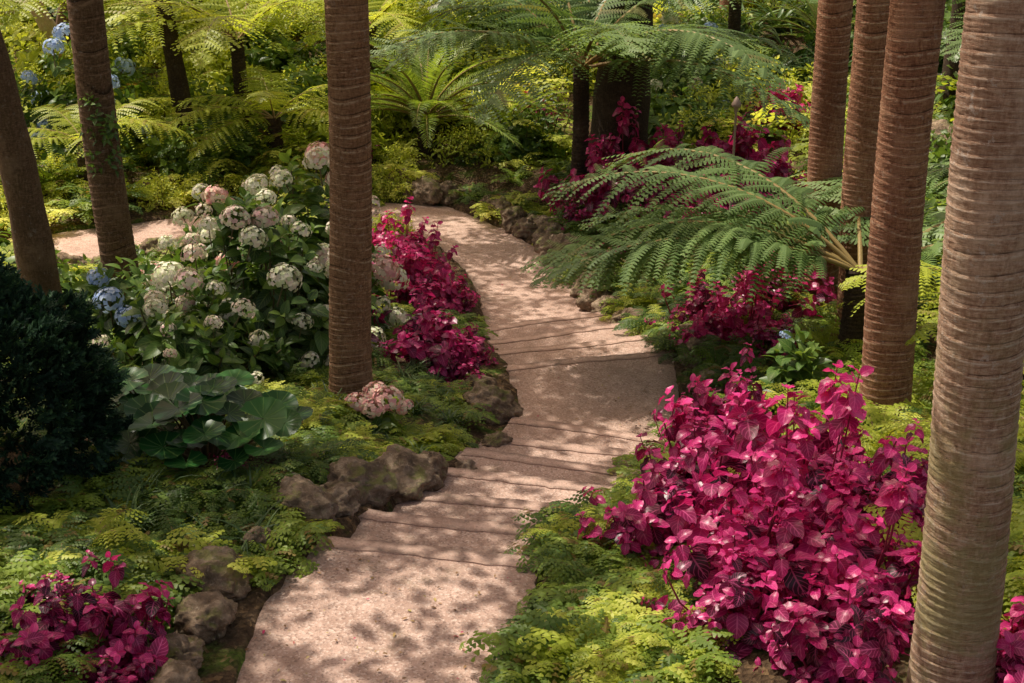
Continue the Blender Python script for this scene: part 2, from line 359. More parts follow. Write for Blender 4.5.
# ------------------------------------------------------------------ trunks and fronds
def trunk_mesh(name, p0, p1, z0, z1, zref, r0, r1, sp, mat, ns=30, flare=.3, bump=.024, per=9, cr=0.0):
    n = int((z1 - z0) / sp * per); z = np.linspace(z0, z1, n); t = (z - z0)
    cx = p0[0] + (p1[0] - p0[0]) * t / (zref - z0) + .02 * np.sin(t * 1.3 + p0[0]) * np.minimum(t, 1)
    cy = p0[1] + (p1[1] - p0[1]) * t / (zref - z0)
    a = np.linspace(0, 2 * np.pi, ns + 1); Z, A = np.meshgrid(z, a, indexing='ij')
    ringj = Z / sp + .25 * np.sin(A + Z * 1.7) + .14 * np.sin(2 * A + Z * 3.1 + 1) + 1.3 * np.sin(Z * 2.3) + .6 * np.sin(Z * 7.1 + p0[0]) + .3 * np.sin(Z * 17)
    fr = ringj - np.floor(ringj); prof = np.where(fr < .85, fr / .85, (1 - fr) / .15)
    r = r0 + (r1 - r0) * (Z - z0) / (z1 - z0)
    r = r * (1 + flare * np.exp(-(Z - z0) / .18)) * (1 + bump * (prof - .5) + .012 * np.sin(Z * 3.3) + .01 * np.sin(A * 3 + Z)) + rng.normal(0, .001, Z.shape)
    r[:, -1] = r[:, 0]
    V = np.stack([cx[:, None] + r * np.cos(A), cy[:, None] + r * np.sin(A), Z], -1).reshape(-1, 3)
    return to_mesh(name, [((V, gridF(n, ns + 1), np.stack([A / 6.283, Z], -1).reshape(-1, 2), prof.ravel()), mat)]), (cx[-1], cy[-1], z1)
def bend(V, a0, a1, kx, L=1.0):
    y = np.clip(V[:, 1], 0, 1.2); g = np.linspace(0, 1.2, 121); ang = a0 - a1 * g ** 1.2
    cy = np.concatenate([[0], np.cumsum(np.cos(ang[:-1])) * .01]); cz = np.concatenate([[0], np.cumsum(np.sin(ang[:-1])) * .01])
    an = np.interp(y, g, ang); z = V[:, 2] - kx * V[:, 0] ** 2
    return np.stack([V[:, 0], np.interp(y, g, cy) - z * np.sin(an), np.interp(y, g, cz) + z * np.cos(an)], 1)
def rachis(w0=.008, ns=6, nl=13):
    t = np.linspace(0, 1, nl); W = w0 * (1 - .85 * t); a = np.linspace(0, 2 * np.pi, ns)
    V = np.stack([W[:, None] * np.cos(a), np.repeat(t[:, None], ns, 1), W[:, None] * np.sin(a) - .004], -1).reshape(-1, 3)
    return V, gridF(nl, ns), V[:, :2], np.full(len(V), .5)
def fern_frond(npair=22, nl=11, plen=.26, t0=.15, lw=.5, a0=.9, a1=1.4, kx=.9, pw=1.0, rw=.008, rn=(6, 13)):
    Q = []; TT = []
    sp = (1 - t0) / npair
    for i in range(npair):
        t = t0 + (i + .5) * sp; u = (t - t0) / (1 - t0)
        Lp = plen * (np.sin(np.pi * min(1, (u * .82 + .18)) ** pw) ** .8 * (1 - .15 * u) + .03)
        ang = math.radians(80 - 32 * u)
        for sd in (-1, 1):
            ag = ang + rng.normal(0, .08); d = np.array([sd * math.sin(ag), math.cos(ag)]); lift = rng.normal(0, .2); Lpp = Lp * U(.8, 1.1)
            nleaf = max(3, int(nl * Lp / plen + 1)); tn = U(.0, .35)
            for j in range(nleaf):
                s0 = (j + .3) / nleaf; b = np.array([0, t]) + d * Lpp * s0; ls = sp * .62 * (1 - .75 * s0 ** 1.6) + .004; wd = Lpp / nleaf * lw
                for e in (-1, 1):
                    q = np.array([-d[1], d[0]]) * e; ld = q * .93 + d * .36
                    tip = b + ld * ls; z0 = lift * Lpp * s0 - .9 * (Lpp * s0) ** 2
                    zt = z0 - ls * .25
                    Q.append([(*(b - d * wd), z0), (*(tip - d * wd * .35), zt), (*(tip + d * wd * .35), zt), (*(b + d * wd), z0)]); TT.append(tn)
    Q = np.array(Q); V = Q.reshape(-1, 3); F = np.arange(len(V)).reshape(-1, 4); T = np.repeat(TT, 4)
    V1 = bend(V, a0, a1, kx); r_ = rachis(rw, *rn); V2 = bend(r_[0], a0, a1, kx)
    return (V1, F, np.tile([[0, 0], [0, 1], [1, 1], [1, 0.]], (len(Q), 1)), T), (V2, r_[1], r_[2], r_[3])
def palm_frond(npair=40, ll=.32, t0=.18, a0=.9, a1=1.5, droop=.5, vee=.35, wd=.06, fwd=.9):
    lt = leaf_tpl(3, 2, wd, .6, .6, .5, droop); P = []; D = []; NN = []; SC = []
    for i in range(npair):
        u = i / (npair - 1); t = t0 + (1 - t0) * u; Lp = ll * (np.sin(np.pi * (u * .8 + .13)) ** .6)
        for sd in (-1, 1):
            ag = math.radians(72 - 45 * u) * fwd + rng.normal(0, .05)
            P.append((0, t, 0)); D.append((sd * math.sin(ag), math.cos(ag), vee + rng.normal(0, .05))); NN.append((0, -.1, 1)); SC.append(Lp)
    P = np.array(P, float); V, F, UV, T = rep(lt, basis(np.array(D), np.array(NN)), P, SC, U(.1, .4, len(P)))
    r_ = rachis(.012)
    return (bend(V, a0, a1, 0), F, UV, T), (bend(r_[0], a0, a1, 0), r_[1], r_[2], r_[3])
def frond_mesh(name, fr, mat, rm=None): return to_mesh(name, [(fr[0], mat), (fr[1], rm or M['rachis'])])
def rosette(frs, n, s0, s1, tilt=.25, t0=0):
    A = []; B = []
    for i in range(n):
        f = frs[i % len(frs)]; a = i * 2.399 + U(-.3, .3); s = U(s0, s1); tl = U(-tilt, tilt)
        ca, sa = math.cos(a), math.sin(a); ct, st_ = math.cos(tl), math.sin(tl)
        R = np.array([[ca, -sa, 0], [sa, ca, 0], [0, 0, 1]]) @ np.array([[1, 0, 0], [0, ct, -st_], [0, st_, ct]])
        dt = U(0, .35) + t0
        A.append((f[0][0] @ R.T * s, f[0][1], f[0][2], f[0][3] + dt)); B.append((f[1][0] @ R.T * s, f[1][1], f[1][2], f[1][3]))
    return cat(A), cat(B)

TF = [frond_mesh("tree_fern_frond", fern_frond(32, 17, .25, .12, .48, a0=a, a1=b, kx=.5), M['treefern']) for a, b in ((.75, 1.3), (.55, 1.0), (.9, 1.7))]
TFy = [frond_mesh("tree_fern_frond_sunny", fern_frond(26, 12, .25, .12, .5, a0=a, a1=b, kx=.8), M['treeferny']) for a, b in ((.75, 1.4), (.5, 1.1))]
PF = [frond_mesh("palm_frond", palm_frond(40, .30, a0=a, a1=b, droop=.7), M['palm']) for a, b in ((1.0, 2.0), (.6, 1.6))]
CY = [frond_mesh("cycad_frond", palm_frond(46, .13, t0=.1, a0=a, a1=b, droop=.1, vee=.2, wd=.09, fwd=.95), M['palm']) for a, b in ((1.2, 1.2), (.8, 1.1), (.45, .9))]
gf = [fern_frond(14, 5, .24, .1, .5, a0=a, a1=b, kx=.8, rn=(4, 6)) for a, b in ((1.15, 1.7), (.8, 1.5), (1.3, 2.2))]
gfl = [fern_frond(11, 3, .26, .1, .5, a0=a, a1=b, kx=.8, rn=(4, 4)) for a, b in ((1.15, 1.7), (.8, 1.5))]
lace = [fern_frond(9, 5, .42, .12, .5, a0=a, a1=b, kx=.6, pw=.7, rn=(4, 5)) for a, b in ((.9, 1.5), (.6, 1.3), (1.2, 2.0))]
def clump(fr, n, s0, s1, mat, tilt=.25, t0=0.):
    x = rosette(fr, n, s0, s1, tilt, t0); return [(x[0], mat), (x[1], M['rachis'])]
FERN = [clump(gf, 12, .8, 1.1, M['fern']), clump(gf, 14, .7, 1.15, M['fern'])]
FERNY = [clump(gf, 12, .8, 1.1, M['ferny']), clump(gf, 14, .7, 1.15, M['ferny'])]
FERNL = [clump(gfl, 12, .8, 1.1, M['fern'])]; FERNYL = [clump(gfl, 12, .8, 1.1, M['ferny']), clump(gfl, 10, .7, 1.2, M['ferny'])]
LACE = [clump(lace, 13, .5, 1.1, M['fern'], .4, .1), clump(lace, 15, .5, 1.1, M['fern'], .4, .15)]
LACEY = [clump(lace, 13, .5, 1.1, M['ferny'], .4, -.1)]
def rotm(rx, ry, rz): return np.array(Euler((rx, ry, rz)).to_matrix())
def bake(name, items, parent=None):
    g = {}
    for it in items: g.setdefault(id(it[0]), []).append(it)
    out = []
    for its in g.values():
        R = np.array([rotm(*i[2]) for i in its]); P = np.array([i[1] for i in its], float); Sc = np.array([i[3] for i in its]); tn = np.array([i[4] for i in its])
        for tpl, mat in its[0][0]: out.append((rep(tpl, R, P, Sc, tn, 1.0), mat))
    return obj(name, to_mesh(name, out), parent=parent)

def palm(name, p0, p1, zref, h, r0, r1, sp, mat, nf=11, fl=2.6, **kw):
    z0 = tz(*p0) - .08; e = empty(name, (0, 0, 0))
    me, top = trunk_mesh("trunk", p0, p1, z0, z0 + h, zref, r0, r1, sp, mat, **kw); obj("trunk", me, parent=e)
    for i in range(nf):
        obj("frond", PF[i % 2], top, (U(-.5, .4), 0, i * 2.399 + U(-.3, .3)), U(.85, 1.1) * fl, e)
    return e
palm("palm_tree", (1.69, 4.62), (1.61, 4.6), 2.85, 8.6, .152, .134, .045, M['barkG'], nf=7, fl=2.2, flare=.12)
palm("palm_tree", (-1.11, 9.0), (-1.03, 8.9), 2.25, 8.9, .142, .115, .055, M['barkB'], nf=7, fl=2.2, flare=.35)
palm("palm_tree", (2.47, 8.6), (2.41, 8.6), 2.3, 9, .165, .14, .055, M['barkR'], nf=7, flare=.2)
palm("palm_tree", (2.88, 11.1), (2.80, 11.1), 1.9, 9.4, .165, .14, .06, M['barkR'], nf=7)
palm("palm_tree", (2.80, 12.1), (2.70, 12.1), 1.8, 9.8, .15, .13, .06, M['barkR'], nf=6)
palm("palm_tree", (-3.70, 12.8), (-3.78, 12.8), 1.7, 8.5, .17, .13, .08, M['barkM'], nf=6)
palm("palm_tree", (3.9, 26), (3.9, 26), 2, 8, .16, .13, .08, M['barkR'], nf=4)
palm("palm_tree", (7.0, 22), (7.1, 22), 2, 8, .16, .13, .08, M['barkM'], nf=4)
palm("palm_tree", (4.9, 14.5), (4.9, 14.5), 2, 9, .16, .13, .08, M['barkR'], nf=5)

# ------------------------------------------------------------------ broadleaf foliage
lf_m = leaf_tpl(6, 4, .70, .85, .6, .28, .5, wave=.4)
lf_b = leaf_tpl(5, 4, .55, .85, .75, .25, .35)
lf_bl = leaf_tpl(3, 2, .55, .85, .75, .25, .35)
lf_s = leaf_tpl(3, 2, .5, .8, .8, .3, .25)
def shoot(lt, npair=4, L=.13, gap=.03, ev=.15, jit=.2):
    P = []; D = []; NN = []; SC = []; TN = []
    for i in range(npair):
        u = i / (npair - 1)
        a = i * math.pi / 2 + U(-.25, .25); el = ev + .9 * u ** 1.5
        for sd in (0, math.pi):
            aa = a + sd + U(-jit, jit) * 1.5; e = el + U(-jit, jit)
            P.append((.006 * math.cos(aa), .006 * math.sin(aa), -gap * (npair - 1 - i))); D.append((math.cos(aa) * math.cos(e), math.sin(aa) * math.cos(e), math.sin(e)))
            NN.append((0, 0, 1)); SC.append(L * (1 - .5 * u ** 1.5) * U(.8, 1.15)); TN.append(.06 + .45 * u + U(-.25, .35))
    P = np.array(P); return rep(lt, basis(np.array(D), np.array(NN) + rng.normal(0, .3, (len(P), 3))), P, SC, TN)
def mound(shoots, n, rad, h, up=.6, s0=.8, s1=1.2, inner=.25, lump=.15, zmin=-.05, rj=.05):
    d = sphere_dirs(n, zmin); ph = U(0, 6, 4)
    r = 1 + lump * (np.sin(d[:, 0] * 5 + ph[0]) * np.sin(d[:, 1] * 5 + ph[1]) + .7 * np.sin(d[:, 2] * 7 + d[:, 0] * 4 + ph[2])) + rng.normal(0, rj, n)
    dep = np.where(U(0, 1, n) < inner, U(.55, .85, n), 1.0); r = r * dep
    P = d * r[:, None] * [rad, rad, h]
    ax = nrm(d * [1, 1, .7] + [0, 0, up] + rng.normal(0, .28, (n, 3)))
    B = basis(np.cross(ax, rv(n)), ax); out = []
    k_ = len(shoots); sc = U(s0, s1, n)
    for i in range(k_):
        m_ = np.arange(n) % k_ == i
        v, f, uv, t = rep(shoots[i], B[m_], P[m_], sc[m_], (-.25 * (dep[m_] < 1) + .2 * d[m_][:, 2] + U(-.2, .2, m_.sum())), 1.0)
        out.append((v, f, uv, t))
    return cat(out), P, ax
def stems(P, r=.006):
    ts = []
    for p in P:
        b = np.array([p[0] * .25, p[1] * .25, -.05]); m_ = (b + p) / 2 + [p[0] * .15, p[1] * .15, 0]
        ts.append(tube([b, m_, p], [r, r, r * .6], 4))
    return cat(ts)
shm = [shoot(lf_m, 4, .13, .04, ev=-.25, jit=.4) for _ in range(7)]
MAG = []
for i, (n, r, h) in enumerate(((80, .42, .5), (106, .52, .6), (56, .33, .45))):
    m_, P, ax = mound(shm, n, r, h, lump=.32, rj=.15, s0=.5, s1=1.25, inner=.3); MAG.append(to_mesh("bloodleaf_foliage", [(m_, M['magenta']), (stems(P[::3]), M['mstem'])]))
shb = [shoot(lf_b, 4, .17, .045) for _ in range(4)]
shbl = [shoot(lf_bl, 3, .18, .06) for _ in range(4)]
shb2 = [shoot(lf_s, 4, .09, .03) for _ in range(4)]
shb2l = [shoot(leaf_tpl(2, 2, .5, .8, .8, .3, .25), 3, .10, .04) for _ in range(4)]
def bushp(shs, mat, n, r, h):
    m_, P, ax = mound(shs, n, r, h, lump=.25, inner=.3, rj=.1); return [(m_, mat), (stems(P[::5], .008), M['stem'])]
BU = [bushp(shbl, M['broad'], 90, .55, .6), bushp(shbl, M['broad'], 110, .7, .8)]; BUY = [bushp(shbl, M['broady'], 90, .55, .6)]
BS = [bushp(shb2l, M['broad'], 170, .45, .5)]; BSY = [bushp(shb2l, M['broady'], 170, .45, .5), bushp(shb2l, M['broady'], 210, .6, .55)]

def mag(x, y, v, s, sz=1, dz=0):
    obj("bloodleaf_plant", MAG[v], (x, y, tz(x, y) - .02 + dz), (0, 0, U(0, 6.3)), (s, s, s * sz))
for a in [(-1.05, 13.1, 1, .95, .95), (-.95, 13.9, 0, .9, 1), (-1.25, 14.7, 0, .9, 1), (-.62, 13.3, 2, .8, .8), (-.66, 10.35, 0, .95, .85), (-.72, 10.85, 2, 1.1, .9), (-.36, 10.8, 2, .7, .8), (-.4, 10.1, 2, .6, .8),
          (-1.66, 5.05, 2, .85, 1.0), (-1.90, 4.9, 2, .75, .9), (-1.55, 4.75, 2, .6, .8), (-1.95, 5.25, 2, .5, .8),
          (1.42, 8.45, 2, 1.0, 1.35), (1.25, 7.6, 2, 1.3, 1.1), (1.65, 7.2, 0, .9, 1.1), (.98, 6.75, 0, .9, .9), (1.45, 6.4, 0, 1.1, 1.1), (.70, 6.15, 2, 1, .9), (1.08, 5.75, 0, .9, .9), (1.5, 5.4, 0, .9, .9), (.98, 5.2, 2, .9, .8), (1.3, 4.8, 2, 1, .9), (1.2, 8.95, 2, .6, 1.2), (1.95, 6.5, 2, 1.1, 1.1), (1.75, 5.9, 2, 1.0, 1.0), (.48, 6.35, 2, .45, .8),
          (2.05, 4.7, 2, 1, .9), (2.35, 4.9, 0, .8, .9), (2.1, 4.3, 2, 1, .9),
          (1.95, 11.2, 0, 1, .95), (2.4, 11.9, 0, 1, .9), (1.7, 11.9, 2, 1, 1), (1.6, 11.0, 2, .8, 1), (2.15, 10.6, 2, .8, .8),
          (1.5, 16.3, 1, 1.1, 1.1), (2.3, 15.9, 1, 1.1, .9), (3.0, 16.4, 1, 1.1, 1), (2.0, 17.2, 1, 1.2, 1.2), (2.9, 17.5, 1, 1.2, 1.1), (1.0, 16.9, 0, 1.1, 1), (1.1, 14.8, 2, .9, .9), (3.5, 15.5, 0, 1.1, .8), (3.9, 20.5, 1, 1.0, 1.1), (1.5, 18.0, 0, 1.2, 1.3), (.8, 16.2, 2, .9, .9),
          (-1.55, 7.0, 2, .3, .8), (-2.2, 19.2, 0, .8, .9), (.4, 20.5, 0, .9, 1)]:
    mag(*a)

# hydrangeas
def floret_ball(mat, n=130, r=.1, fsz=(.017, .022)):
    pt = leaf_tpl(2, 2, .95, .9, .55, .15, .2); P = []; D = []; NN = []
    d = sphere_dirs(n, -.45)
    for i in range(n):
        b = d[i] * [r, r, r * .8] * U(.82, 1.12); t1 = nrm(np.cross(d[i], rv(1)[0])); t2 = np.cross(d[i], t1)
        for q in range(4):
            a = q * math.pi / 2; P.append(b); D.append(t1 * math.cos(a) + t2 * math.sin(a) + d[i] * .25); NN.append(d[i])
    tn = np.repeat(U(0, .9, n), 4)
    return to_mesh("hydrangea_head", [(rep(pt, basis(np.array(D), np.array(NN)), np.array(P), U(*fsz, n * 4), tn), mat), (tube([(0, 0, -.18), (0, 0, 0)], .005, 5), M['stem'])])
HB = [floret_ball(M['petal'], 120, .1), floret_ball(M['petal'], 80, .08), floret_ball(M['petal'], 60, .085)]; HBB = floret_ball(M['petalb'], 100, .09); HBP = floret_ball(M['petalp'], 110, .10, (.02, .027))
def hydrangea(x, y, rad, h, nsh, nfl, heads, fs=1.0, mat='broad', name="hydrangea_bush", gap=.21):
    z = tz(x, y); e = empty(name, (x, y, z))
    m_, P, ax = mound(shb, nsh, rad, h, lump=.12, inner=.3, s0=.9, s1=1.3)
    obj("foliage", to_mesh("foliage", [(m_, M[mat]), (stems(P[::4], .008), M['stem'])]), parent=e)
    d = sphere_dirs(nfl * 8, .05); used = []
    for q in d:
        if len(used) >= nfl: break
        if all(np.linalg.norm(q - u_) > gap for u_ in used):
            used.append(q); p = q * [rad, rad, h] * U(1.06, 1.18)
            obj("flower_head", heads[len(used) % len(heads)], p, (U(-.3, .3) - q[1] * .5, U(-.3, .3) + q[0] * .5, U(0, 6)), U(.7, 1.3) * fs, e)
    return e
hydrangea(-1.95, 10.3, .72, 1.10, 190, 42, HB)
hydrangea(-1.75, 11.3, .7, 1.35, 160, 36, HB + [HBP])
hydrangea(-2.45, 11.6, .6, 1.2, 110, 24, HB + [HBP])
hydrangea(-2.3, 9.4, .6, .5, 110, 12, HB, .8)
hydrangea(-3.0, 10.6, .5, .7, 80, 5, [HBB], 1.0)
e = empty("hydrangea_bush", (-.90, 8.5, tz(-.90, 8.5))); m_, P, ax = mound(shb, 14, .16, .12); obj("foliage", to_mesh("foliage", [(m_, M['broad'])]), parent=e)
for hp, hs in (((-.10, 0, .20), .9), ((.09, .02, .22), 1.0), ((0, -.08, .2), .8), ((.0, .1, .24), .8), ((.2, .0, .17), .6)): obj("flower_head", HBP, hp, (hp[1] * -2, hp[0] * 3, U(0, 6)), (hs, hs, hs * .8), e)
hydrangea(-5.8, 19.0, .8, 1.6, 140, 14, [HBB], 1.3); hydrangea(-7.0, 19.0, .8, 1.4, 120, 14, [HBB], 1.3)
hydrangea(2.6, 21.6, .8, 1.3, 140, 12, [HBB, HB[0]], 1.2); hydrangea(1.95, 9.1, .3, .6, 40, 2, [HBB], .6)

# leopard plant
def round_leaf():
    na, nr_ = 28, 5; A = np.linspace(.25, 2 * np.pi - .25, na) - math.pi / 2; r = np.linspace(.02, 1, nr_)
    Rr, Aa = np.meshgrid(r, A, indexing='ij'); rim = 1 + .03 * np.sin(Aa * 13)
    X = Rr * rim * np.cos(Aa) * .5; Y = Rr * rim * np.sin(Aa) * .5; Z = .10 * Rr ** 2 + .018 * Rr * np.cos(Aa * 11) - .13 * (X * 2) ** 2 * .5
    UV = np.stack([(Aa + math.pi / 2) / 6.283, Rr], -1).reshape(-1, 2)
    return np.stack([X, Y, Z], -1).reshape(-1, 3), gridF(nr_, na), UV, np.zeros(na * nr_)
rl = round_leaf()
def leopard(x, y, n, rad, name="leopard_plant", s=1):
    z = tz(x, y); e = empty(name, (x, y, z)); P = []; Nn = []; st = []
    for i in range(n):
        a = i * 2.399; q = math.sqrt((i + .5) / n); p = np.array([math.cos(a) * rad * q, math.sin(a) * rad * q, (.38 - .2 * q * q + U(-.07, .07)) * s])
        P.append(p); Nn.append((math.cos(a) * .4 * q + U(-.3, .3), math.sin(a) * .3 * q - .3 + U(-.3, .3), 1)); st.append(tube([(p[0] * .2, p[1] * .2, 0), (p[0] * .7, p[1] * .7, p[2] * .7), p], [.007, .006, .005], 6))
    P = np.array(P); Nn = np.array(Nn); D = nrm(P * [1, 1, 0] + rng.normal(0, .12, P.shape) * [1, 1, 0])
    me = to_mesh("leaves", [(rep(rl, basis(D, Nn), P, U(.15, .28, n) * s, U(.1, .9, n)), M['round']), (cat(st), M['stem'])])
    obj("leaves", me, parent=e)
leopard(-1.68, 7.1, 44, .50); leopard(-2.05, 7.6, 24, .4)

# conifer bush
def conifer(x, y, rad, h, n=5200):
    P = []; D = []; NN = []
    lt = leaf_tpl(2, 2, .42, .7, .8, .4, .1)
    for i in range(5):
        for sd in (-1, 1):
            P.append((0, i * .16, 0)); D.append((sd * 1.1, 1, U(-.2, .4))); NN.append((0, 0, 1))
        P.append((0, i * .16, 0)); D.append((U(-.3, .3), 1, .8)); NN.append((0, -1, .3))
    sp = rep(lt, basis(np.array(D, float), np.array(NN, float)), np.array(P, float), U(.32, .45, len(P)), U(0, .5, len(P)))
    d = sphere_dirs(n, -.3); ph = U(0, 6, 3)
    lump = np.sin(d[:, 0] * 9 + ph[0]) * np.sin(d[:, 2] * 10 + ph[1]) + .8 * np.sin(d[:, 1] * 12 + ph[2]) * np.sin(d[:, 2] * 8)
    r = 1 + .10 * lump + rng.normal(0, .025, n) - .18 * (U(0, 1, n) < .25)
    P = d * r[:, None] * [rad, rad, h * .62]; P[:, 2] += h * .42
    Dd = nrm(d + [0, 0, .25] + rng.normal(0, .45, (n, 3)))
    obj("conifer_shrub", to_mesh("conifer_shrub", [(rep(sp, basis(Dd, rv(n) + d), P, U(.07, .115, n), .12 * lump + U(-.05, .5, n), 1.), M['conifer']), (tube([(0, 0, -.1), (0, 0, h * .6)], .04, 8), M['barkM'])]), (x, y, tz(x, y) - .05))
conifer(-2.86, 6.75, .70, 1.10)

def strap_clump(n, wd, L0, L1, spread):
    lt = leaf_tpl(6, 2, wd, .35, .5, .5, .0); out = []
    for i in range(n):
        V = bend(lt[0].copy(), U(.9, 1.45), U(1.2, 2.3), 0); a = U(0, 6.283); s = U(L0, L1)
        R = np.array([[math.cos(a), -math.sin(a), 0], [math.sin(a), math.cos(a), 0], [0, 0, 1]])
        out.append((V @ R.T * s + [U(-spread, spread), U(-spread, spread), 0], lt[1], lt[2], np.full(len(V), U(0, .8))))
    return [(cat(out), M['strap'])]
STR = [strap_clump(50, .05, .25, .45, .06), strap_clump(40, .09, .6, 1.0, .05)]

# ------------------------------------------------------------------ tree ferns
def treefern(x, y, zc, nf, L, meshes, azs=None, tr=.11, tilt=(-.25, .3), name="tree_fern"):
    z0 = tz(x, y) - .05; e = empty(name)
    me, top = trunk_mesh("trunk", (x, y), (x, y), z0, zc, zc, tr, tr * .9, .05, M['barkD'], ns=16, per=4, bump=.15); obj("trunk", me, parent=e)
    for i in range(nf):
        a = azs[i] if azs and i < len(azs) else i * 2.399 + U(-.3, .3)
        obj("frond", meshes[i % len(meshes)], (x, y, zc - .02), (U(*tilt), 0, a), L * U(.85, 1.1), e)
D2 = math.radians
treefern(2.66, 10.3, .04, 11, 2.85, [TF[1], TF[0], TF[1]], [D2(74), D2(84), D2(94), D2(62), D2(42), D2(-10), D2(-70), D2(-120), D2(79), D2(88), D2(68)], tilt=(-.24, -.02))
treefern(.85, 17.6, .22, 17, 3.1, TF)
treefern(1.9, 20.8, .5, 10, 2.2, TF)
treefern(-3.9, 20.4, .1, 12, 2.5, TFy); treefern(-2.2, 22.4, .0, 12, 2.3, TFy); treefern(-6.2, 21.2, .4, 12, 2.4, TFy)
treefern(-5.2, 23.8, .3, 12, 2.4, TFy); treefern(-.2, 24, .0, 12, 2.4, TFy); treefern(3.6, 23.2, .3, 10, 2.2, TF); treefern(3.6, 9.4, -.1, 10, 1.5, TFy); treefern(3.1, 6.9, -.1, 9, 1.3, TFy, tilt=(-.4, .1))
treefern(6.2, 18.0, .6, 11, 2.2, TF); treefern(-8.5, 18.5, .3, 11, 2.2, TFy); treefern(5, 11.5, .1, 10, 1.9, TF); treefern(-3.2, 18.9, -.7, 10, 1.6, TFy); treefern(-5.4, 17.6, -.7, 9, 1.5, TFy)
def cycad(x, y, n, L, zc=.15):
    z = tz(x, y); e = empty("cycad", (x, y, z)); me, top = trunk_mesh("trunk", (0, 0), (0, 0), -.05, zc, 1, .14, .12, .05, M['barkD'], ns=14, per=4, bump=.2); obj("trunk", me, parent=e)
    for i in range(n): obj("frond", CY[i % 3], (0, 0, zc), (U(-.15, .15), 0, i * 2.399 + U(-.2, .2)), L * U(.85, 1.1), e)
cycad(-1.2, 19.8, 36, 1.8, .5); cycad(-.1, 19.9, 20, 1.2); cycad(5.2, 24, 20, 1.4); cycad(8, 17, 16, 1.3)

# ------------------------------------------------------------------ woody trees
def limb_tree(name, base, top, r0, r1, mat, branches=()):
    e = empty(name); z0 = tz(*base[:2]) - .1
    n = 40; t = np.linspace(0, 1, n)[:, None]; b = np.array([base[0], base[1], z0]); tp = np.array(top, float)
    pts = b + (tp - b) * t + np.stack([.08 * np.sin(t[:, 0] * 6), .05 * np.sin(t[:, 0] * 5 + 1), 0 * t[:, 0]], 1)
    rad = (r0 + (r1 - r0) * t[:, 0]) * (1 + .35 * np.exp(-t[:, 0] * 14)) * (1 + .04 * np.sin(t[:, 0] * 60))
    tt = [tube(pts, rad, 16, U(.2, .7, n * 17))]
    for p1 in branches:
        s = pts[int(U(.55, .95) * n)]; p1 = np.array(p1, float); q = np.linspace(0, 1, 14)[:, None]
        bp = s + (p1 - s) * q + [0, 0, 1] * np.sin(q * math.pi) * .5 + rng.normal(0, .04, (14, 3)) * q
        tt.append(tube(bp, r1 * (.7 - .55 * q[:, 0]), 8))
    obj("trunk_and_limbs", to_mesh("trunk_and_limbs", [(cat(tt), mat)]), parent=e)
    return e
lf_c = leaf_tpl(2, 2, .6, .8, .7, .15, .2)
def twig(n=40, r=.45, L=.13):
    P = rng.normal(0, 1, (n, 3)) * [r * .6, r * .6, r * .25]
    D = nrm(P + rng.normal(0, .3, P.shape) + 1e-3); Nn = S + rng.normal(0, .35, (n, 3))
    st = cat([tube([(0, 0, 0), P[i] * .5 + [0, 0, -.03], P[i]], [.008, .006, .003], 4) for i in range(0, n, 3)])
    return [(rep(lf_c, basis(D, Nn), P, U(L * .7, L * 1.25, n), U(0, .7, n)), M['canopy']), (st, M['stem'])]
TW = [twig(60, .40, .21) for _ in range(5)]
specs = [((-8.6, 9.0), (-5.5, 9.5, 5.6)), ((-7.5, 24.0), (-4.5, 19, 6.2)), ((6.8, 13.5), (3.5, 13.5, 6.2))]
trees = []
for b_, tp in specs:
    br = [(tp[0] + U(-1, 5) * (1 if tp[0] < 0 else -1), tp[1] + U(-4, 4), U(5.6, 7.2)) for _ in range(7)]
    trees.append(limb_tree("offscreen_shade_tree", b_, tp, .3, .16, M['barkM'], br))  # out of frame, added to carry the crowns that dapple the path
gaps = [(-.26, 5.48, .34), (-.60, 5.18, .29), (-.86, 5.58, .27), (.02, 15.4, .45), (-.15, 14.2, .36), (.6, 13.2, .32), (.7, 11.5, .3), (.15, 7.2, .30), (1.0, 9.9, .30), (.55, 8.4, .26), (1.3, 6.0, .55), (1.3, 7.4, .6), (1.0, 5.2, .5), (-.5, 16.8, .35), (-.5, 10.4, .5), (-1.7, 5.2, .4), (-1.2, 7.7, .4), (.5, 5.4, .35)]  # openings shaped into the unseen canopy for sun patches
def shade_density(x, y):
    if any((x - a) ** 2 + (y - b) ** 2 < r * r for a, b, r in gaps): return 0
    if x > 2.0: return .1
    if x > 1.0 and y > 8.8 and y < 12.5: return .1
    if abs(edge_dist(x, y)[0]) < .65 or (y < 9 and -1.3 < x < .5): return 1.0 if y < 13.5 else .7
    if y > 13: return .02 if x < -1.2 else .2
    if x < -1.2: return .1 if y > 8.3 else .65
    return .25
cnt = 0; can = [[], [], []]
for gxi in np.arange(-3.6, 3.0, .31):
    for gyi in np.arange(3.0, 18.5, .31):
        x = gxi + U(-.08, .08); y = gyi + U(-.08, .08)
        if U(0, 1) < shade_density(x, y):
            H = U(4.6, 6.0); gz = tz(x, y); p = np.array([x, y, gz]) + S * ((H - gz) / S[2]) ; cnt += 1
            ti = int(np.argmin([abs(p[0] - s_[1][0]) + abs(p[1] - s_[1][1]) for s_ in specs]))
            can[ti].append((TW[cnt % 5], p, (U(-.2, .2), U(-.2, .2), U(0, 6.3)), U(.48, .64), U(0, .3)))  # unseen leaf sprays, placed up the sun line to cast shade
for ti in range(3):
    if can[ti]: bake("crown", can[ti], trees[ti])
limb_tree("dark_tree", (1.38, 18.5), (1.45, 18.8, 7), .36, .26, M['barkD'], [(3, 17, 8), (0, 20, 8.5)])
